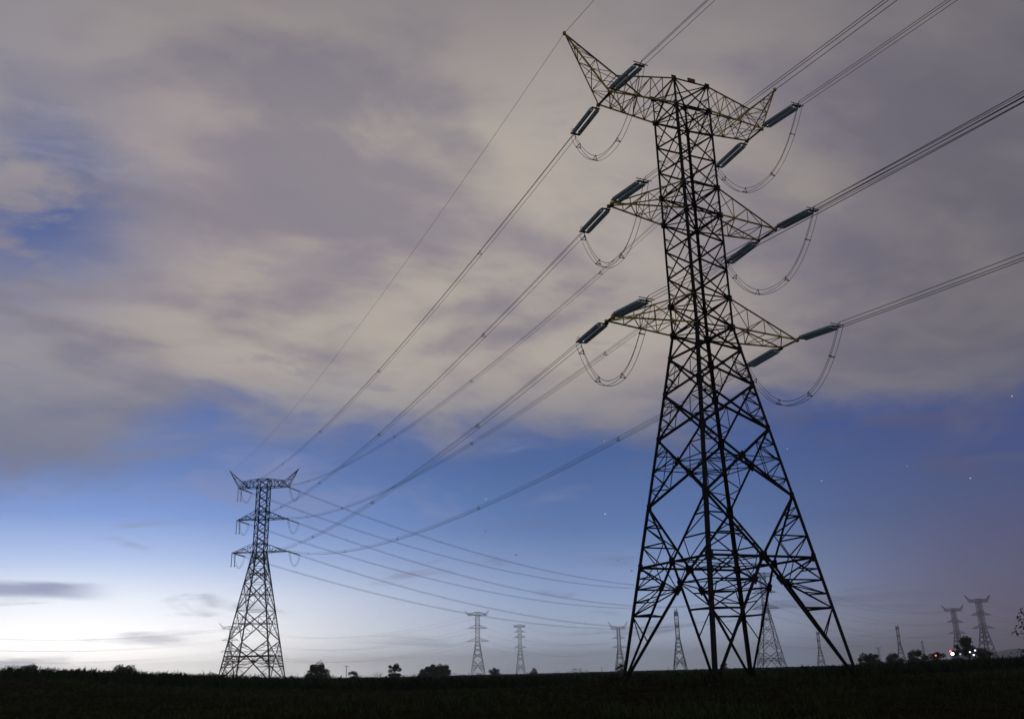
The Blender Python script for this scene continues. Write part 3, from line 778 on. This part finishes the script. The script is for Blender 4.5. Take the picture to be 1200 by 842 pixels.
def fan(n, y0, y1, spread=0.66, power=1.0):
    y = y0 + (y1 - y0) * rng.uniform(0, 1, n) ** power; return rng.uniform(-1, 1, n) * (y * spread + 6), y
front = lambda x: 106 + 5 * np.sin(x * .05) + 2 * np.sin(x * .21)
X, Y = fan(11000, 0, 34); Y = Y + front(X); X = X * 1.0
X = rng.uniform(-95, 95, 11000)
Hh = 1.48 + .25 * np.sin(X * .13 + Y * .3) + rng.normal(0, .16, len(X))
Y = front(X) + rng.uniform(0, 1, len(X)) ** 1.4 * 36
blades('cane_field', X, Y, Hh, 5, .075, .62, M_CANE, label='dark band of tall cane crop bounding the field', cat='crop')
Y2 = np.geomspace(140, 1500, 9000) * rng.uniform(.95, 1.05, 9000); X2 = rng.uniform(-.72, .72, 9000) * Y2
blades('far_crop', X2, Y2, np.full(9000, 1.35) + rng.normal(0, .25, 9000), 4, .1 + Y2 * .0011, .7, M_CANE, label='distant crop fields running to the horizon', cat='crop')
X, Y = fan(15000, 7, 112, .68, .8)
Hg = .34 + .16 * np.sin(X * .25) * np.sin(Y * .19 + 1) + rng.normal(0, .07, len(X))
blades('field_grass', X, Y, np.clip(Hg, .12, 1), 6, .016 + Y * .00035, .9, M_GRASS, label='rough dark grass of the open field', cat='grass')
# taller weeds round the pylon feet and along the near edge
wx, wy = [], []
for cx, cy in ((-1, -1), (1, -1), (1, 1), (-1, 1)):
    c, s = math.cos(TH), math.sin(TH); bx, by = TB[0] + A0 * (cx * c - cy * s), TB[1] + A0 * (cx * s + cy * c)
    wx += list(bx + rng.normal(0, 1.1, 110)); wy += list(by + rng.normal(0, 1.1, 110))
wx, wy = np.array(wx), np.array(wy)
blades('weeds', wx, wy, .75 + rng.normal(0, .18, len(wx)), 6, .04, .8, M_GRASS, label='tall weeds grown round the feet of the huge pylon', cat='weeds')

# ---------------------------------------------------------------- trees
def tree(px, depth, w_px, h_px, label, seed, name='tree', group='trees along the horizon', lobes=9, dens=1.0, trunk=0.35, base=None, tall=False):
    r_ = random.Random(seed); k = depth / F_PX
    W_, H_ = w_px * k, h_px * k
    b = at(px, 780, depth); gx, gy = b.x, b.y; g0 = gzf(gx, gy) if base is None else base
    # visible height is counted from the crop line; the tree stands on the ground behind it
    Ht = H_ + 2.2
    root = empty(name, (gx, gy, g0))
    m = MB(); tr = max(.06, Ht * .028)
    m.tube([(0, 0, -.2), (W_ * .02, .0, Ht * .25), (-W_ * .02, .1, Ht * .5), (0, 0, Ht * .8)], [tr * 1.3, tr, tr * .75, tr * .3], 7)
    cl = []
    for i in range(lobes):
        a = r_.uniform(0, 6.283)
        if tall:
            zc = r_.uniform(.32, .92); rad = .30 * W_ * r_.uniform(.6, 1.1); off = .28 * W_ * r_.uniform(.2, 1)
        else:
            u_ = (i + .5) / lobes; off = W_ * .42 * u_ ** .6; rad = r_.uniform(.12, .25) * min(W_, Ht * 1.2); zc = min(.86, (.22 + .60 * math.sqrt(max(0, 1 - (2 * off / W_) ** 2))) * r_.uniform(.58, 1.10)); a = i * 2.4 + r_.uniform(-.4, .4)
        if not tall: cl.append((Vector((off * 1.05 * math.cos(a + 1), off * .7 * math.sin(a + 1), .27 * Ht)), rad * .95))
        c = Vector((off * math.cos(a), off * .7 * math.sin(a), zc * Ht)); cl.append((c, min(rad, (Ht - c.z) * 1.0 + .12 * Ht)))
        m.tube([(0, 0, Ht * trunk * r_.uniform(.7, 1.2)), c * .55 + Vector((0, 0, Ht * .12)), c], [tr * .5, tr * .32, tr * .12], 5)
    m.build('trunk', M_BARK, root)
    L = MB(); ls = max(.16, .05 * (W_ + Ht) * .5)
    for c, rad in cl:
        for i in range(int(190 * dens)):
            v = Vector((r_.gauss(0, 1), r_.gauss(0, 1), r_.gauss(0, 1))).normalized() * rad * (r_.random() ** .4) * (1.0 if r_.random() > .15 else r_.uniform(1.0, 1.35))
            v.z *= .8; p = c + v
            if p.z < Ht * .02: continue
            n = Vector((r_.gauss(0, 1), r_.gauss(0, 1), r_.gauss(0, 1.2))).normalized(); a = n.orthogonal().normalized(); bb = n.cross(a)
            s = ls * r_.uniform(.5, 1.15)
            L.add([p - a * s, p + bb * s * .45 , p + a * s, p - bb * s * .45], [(0, 1, 2, 3)])
    L.build('crown', M_LEAF, root)
    tag(root, label, 'tree', group)
    return root
tree(36, 300, 27, 14, 'low round tree nearest the dark edge of the cane, before white sky', 1)
tree(147, 300, 33, 15, 'broad dome-shaped tree against the brightest white sky', 2, lobes=13)
tree(193, 340, 9, 8, 'tiny rounded tree just past the dome-shaped one', 3, lobes=5)
tree(250, 420, 14, 7, 'low bush by the foot of the second largest pylon', 4, name='bush', lobes=6)
tree(373, 280, 30, 14, 'dark broad spreading tree past the second largest pylon', 5, lobes=13)
tree(415, 420, 13, 6, 'small low bush beside the thin utility pole', 6, name='bush', lobes=6)
tree(462, 360, 17, 13, 'upright tree with pointed crown over the pale pink glow', 7, lobes=9)
tree(510, 400, 42, 11, 'wide low grove of joined crowns before the taller free pylon', 8, lobes=16)
tree(579, 480, 13, 8, 'small rounded tree between the two free pylons', 9, lobes=6)
tree(626, 520, 11, 5, 'low bush just past the short-armed pylon', 10, name='bush', lobes=5)
tree(727, 420, 13, 6, 'low bush behind the nearest foot of the huge pylon', 11, name='bush', lobes=6)
tree(849, 430, 9, 5, 'small dark bush between the two thick middle legs', 12, name='bush', lobes=5)
tree(1020, 300, 31, 9, 'dark rounded bush next to the outer leg of the huge pylon', 13, name='bush', lobes=12)
tree(1049, 300, 24, 9, 'dark bush under the slim end-on pylon', 14, name='bush', lobes=9)
tree(1077, 290, 27, 11, 'dark peaked bush between slim pylon and red lamp', 15, name='bush', lobes=9)
tree(1100, 290, 22, 9, 'low dark bush under the red lamp', 16, name='bush', lobes=8)
tree(1124, 270, 12, 15, 'thin dark shrub beside the bright white lamp', 17, name='bush', lobes=7)
tree(1138, 270, 20, 30, 'tallest dark tree rising between the two hazy pylons', 18, lobes=12, tall=True)
tree(1153, 275, 22, 13, 'dark bush at the foot of the tallest tree', 19, name='bush', lobes=9)
def hedge():
    r_ = random.Random(31); L = MB()
    for i in range(150):
        d = r_.uniform(300, 520); px = r_.choice([r_.uniform(-40, 330), r_.uniform(340, 700), r_.uniform(985, 1240), r_.uniform(985, 1240)])
        b = at(px, 780, d); g0 = gzf(b.x, b.y); h = r_.uniform(1.5, 2.6) + (r_.random() < .15) * r_.uniform(.3, 1.2); w = r_.uniform(1.5, 5)
        for j in range(46):
            p = Vector((b.x + r_.gauss(0, w * .5), b.y + r_.gauss(0, 1.2), g0 + h * r_.random() ** .7 * 1.0))
            p.z -= min(.8, abs(p.x - b.x) / w * .7)
            n = Vector((r_.gauss(0, 1), r_.gauss(0, 1), r_.gauss(0, 1))).normalized(); a = n.orthogonal().normalized(); bb = n.cross(a); q = r_.uniform(.18, .4)
            L.add([p - a * q, p + bb * q * .5, p + a * q, p - bb * q * .5], [(0, 1, 2, 3)])
    tag(L.build('hedgerow_scrub', M_LEAF), 'low ragged hedgerow scrub along the far edge of the fields', 'scrub', None, 'stuff')
hedge()
# leafy branch tree at the very edge of the frame
def edge_tree():
    r_ = random.Random(5); d = 26.0
    b = at(1228, 780, d); g0 = gzf(b.x, b.y); root = empty('tree', (b.x, b.y, g0)); o = Vector((b.x, b.y, g0))
    m = MB(); top = at(1224, 690, d) - o
    m.tube([(0, 0, -.2), (top.x * .4, .05, top.z * .35), (top.x * .7, 0, top.z * .7), top], [.06, .05, .035, .012], 7)
    L = MB()
    tips = [(1199, 716), (1193, 724), (1195, 733), (1191, 741), (1200, 738), (1206, 722), (1212, 706), (1198, 763), (1205, 755), (1215, 745), (1225, 700), (1240, 715), (1238, 740), (1250, 728), (1210, 768), (1195, 766)]
    for px, py in tips:
        e = at(px, py, d + r_.uniform(-.5, .5)) - o
        s = Vector((top.x * .6, 0, max(.6, e.z - .25)))
        m.tube([s, s.lerp(e, .5) + Vector((0, 0, .08)), e], [.014, .009, .004], 4)
        for i in range(26):
            p = s.lerp(e, r_.uniform(.45, 1.06)) + Vector((r_.gauss(0, .05), r_.gauss(0, .08), r_.gauss(0, .05) + .04))
            n = Vector((r_.gauss(0, 1), r_.gauss(0, 1), r_.gauss(0, 1))).normalized()
            a = Vector((r_.uniform(-1, .4), r_.gauss(0, .4), r_.uniform(-.9, .2))).normalized(); bb = a.cross(n)
            if bb.length < .1: continue
            bb.normalize(); q = r_.uniform(.07, .12)
            L.add([p, p + a * q * .5 + bb * q * .2, p + a * q, p + a * q * .5 - bb * q * .2], [(0, 1, 2, 3)])
    m.build('trunk', M_BARK, root); L.build('crown', M_LEAF, root)
    tag(root, 'leafy slender tree half out of frame, nearest tree of all', 'tree')
edge_tree()

# ---------------------------------------------------------------- lamps of the farmstead and poles
def lamp_post(px, py, depth, r, col, s, label, head='box'):
    p = at(px, py, depth); g0 = gzf(p.x, p.y); root = empty('lamp_post', (p.x, p.y, g0)); h = p.z - g0
    m = MB(); m.tube([(0, .12, -.2), (0, .12, h * .95), (0, .05, h + .1)], [.08, .06, .05], 7); m.build('pole', M_HARD, root)
    m = MB(); m.box((0, .08, h + r * .75), (r * 1.25, 0, 0), (0, .07, 0), (0, 0, .06)); m.box((0, .12, h), (r * 1.2, 0, 0), (0, .04, 0), (0, 0, r * .8)); m.build('lamp_head', M_HARD, root)
    m = MB(); m.ball((0, -.06, h), (r, .12, r * .8), 10, 6); m.build('lamp_glass', emitter('lamp_glow', col, s), root)
    tag(root, label, 'lamp', 'lamps among the dark bushes')
lamp_post(1116, 765.5, 255, .46, (1.0, .97, .95), 6.0, 'brightest white lamp, low among the dark bushes')
lamp_post(1113.5, 762.5, 256, .36, (1.0, .12, .12), 2.5, 'red lamp just over the brightest white lamp')
lamp_post(1096.5, 767.5, 258, .25, (1.0, .25, .08), 1.5, 'small dim orange lamp over the low bush')
lamp_post(1136.5, 763.5, 255, .25, (.92, .97, 1.0), 2.2, 'white lamp directly below the tallest tree crown')
lamp_post(1142.5, 761.5, 255, .25, (.9, .96, 1.0), 2.2, 'white lamp, highest of the cluster under the tallest tree')
lamp_post(1141, 766.8, 254, .25, (.92, .97, 1.0), 2.2, 'white lamp, lowest of the cluster under the tallest tree')
lamp_post(1125, 766, 256, .18, (.9, .96, 1.0), 1.0, 'faint small lamp between thin shrub and tallest tree')
def upole(px, depth, top, label):
    b = at(px, 780, depth); g0 = gzf(b.x, b.y); t = at(px, top, depth); h = t.z - g0
    root = empty('utility_pole', (b.x, b.y, g0))
    m = MB(); m.tube([(0, 0, -.3), (0, 0, h)], [.2, .14], 7); m.build('pole', M_BARK, root)
    m = MB(); m.box((0, 0, h - .6), (1.3, 0, 0), (0, .08, 0), (0, 0, .1)); m.build('crossbar', M_BARK, root)
    tag(root, label, 'utility pole', 'utility poles on the horizon')
upole(406, 520, 779, 'thin wooden utility pole between dark broad tree and upright tree')
upole(705, 900, 781, 'tiny utility pole on the horizon before the faint horned pylon')
upole(783, 900, 781, 'tiny utility pole on the horizon inside the legs of huge pylon')

# ---------------------------------------------------------------- birds and stars
def bird(px, py, depth, rz, label):
    p = at(px, py, depth); root = empty('bird', p, rz)
    m = MB(); m.ball((0, 0, 0), (.07, .19, .07), 7, 5); m.ball((0, .2, .03), (.045, .06, .045), 6, 4)
    m.add([(-.04, -.15, .01), (.04, -.15, .01), (.06, -.36, .0), (-.06, -.36, .0), (0, -.25, .02)], [(0, 1, 4), (1, 2, 4), (2, 3, 4), (3, 0, 4), (3, 2, 1, 0)])
    m.build('body', M_BIRD, root)
    for s in (-1, 1):
        w = MB(); w.add([(s * .05, .1, .02), (s * .3, .13, .14), (s * .52, -.02, .1), (s * .3, -.06, .13), (s * .05, -.1, .02), (s * .3, .04, .16)],
                        [(0, 1, 5), (1, 2, 5), (2, 3, 5), (3, 4, 5), (4, 0, 5), (4, 3, 2, 1, 0)])
        w.build('wing', M_BIRD, root)
    tag(root, label, 'bird', 'small dark birds in the evening sky')
bird(569, 622, 190, .4, 'small dark bird over the lowest wire bundle, highest of the birds')
bird(605, 650, 200, 1.1, 'small dark bird above the taller free pylon')
bird(724.5, 656, 200, -.5, 'small dark bird near the huge pylon, upper of the two there')
bird(740.5, 668.5, 200, .9, 'small dark bird closest to the leg of the huge pylon')
bird(197, 721, 210, .2, 'small dark bird alone against the white evening glow')
M_STAR = emitter('star_light', (.92, .95, 1.0), 1.1)
stars = [(1137, 560, 1.0, 'bright star in the blue gap clear of the huge pylon, brightest there'), (1186, 464, .95, 'bright star at the ragged lower edge of the clouds'),
         (963, 563, .7, 'star just outside the huge pylon at the height of its belt'), (1063, 546, .55, 'faint star midway between huge pylon and the brightest star'),
         (922.5, 525.5, .6, 'star beside the upper X panels of the huge pylon'), (709, 601.7, .9, 'bright star between the lowest wire bundle and the huge pylon'),
         (708, 516, .5, 'faint star just above the lowest wire bundle'), (569.5, 584, .6, 'faint star just over the lowest wire bundle near mid frame'),
         (349.5, 637.5, .7, 'star close to the lowest crossarm of the second pylon')]
for px, py, s, lab in stars:
    m = MB(); p = at(px, py, 9000); m.ball((0, 0, 0), 4.6 * s, 8, 6)
    o = m.build('star', M_STAR); o.location = p; tag(o, lab, 'star', 'stars in the clear part of the sky')

# ---------------------------------------------------------------- haze
HAZE = 1.8e-4
if HAZE:
    m = MB(); x0, x1, y0, y1, z0, z1 = -4200, 4200, -300, 5200, -40, 76
    m.box(((x0 + x1) / 2, (y0 + y1) / 2, (z0 + z1) / 2), ((x1 - x0) / 2, 0, 0), (0, (y1 - y0) / 2, 0), (0, 0, (z1 - z0) / 2))
    hm = bpy.data.materials.new('haze'); hm.use_nodes = True; T = NT(hm.node_tree)
    for n in list(T.n): T.n.remove(n)
    pv = T.n.new('ShaderNodeVolumePrincipled'); pv.inputs['Density'].default_value = HAZE
    pv.inputs['Color'].default_value = (.86, .87, .92, 1); pv.inputs['Anisotropy'].default_value = 0.35
    ou = T.n.new('ShaderNodeOutputMaterial'); T.l.new(pv.outputs[0], ou.inputs['Volume'])
    m.build('haze', hm, kind='stuff')
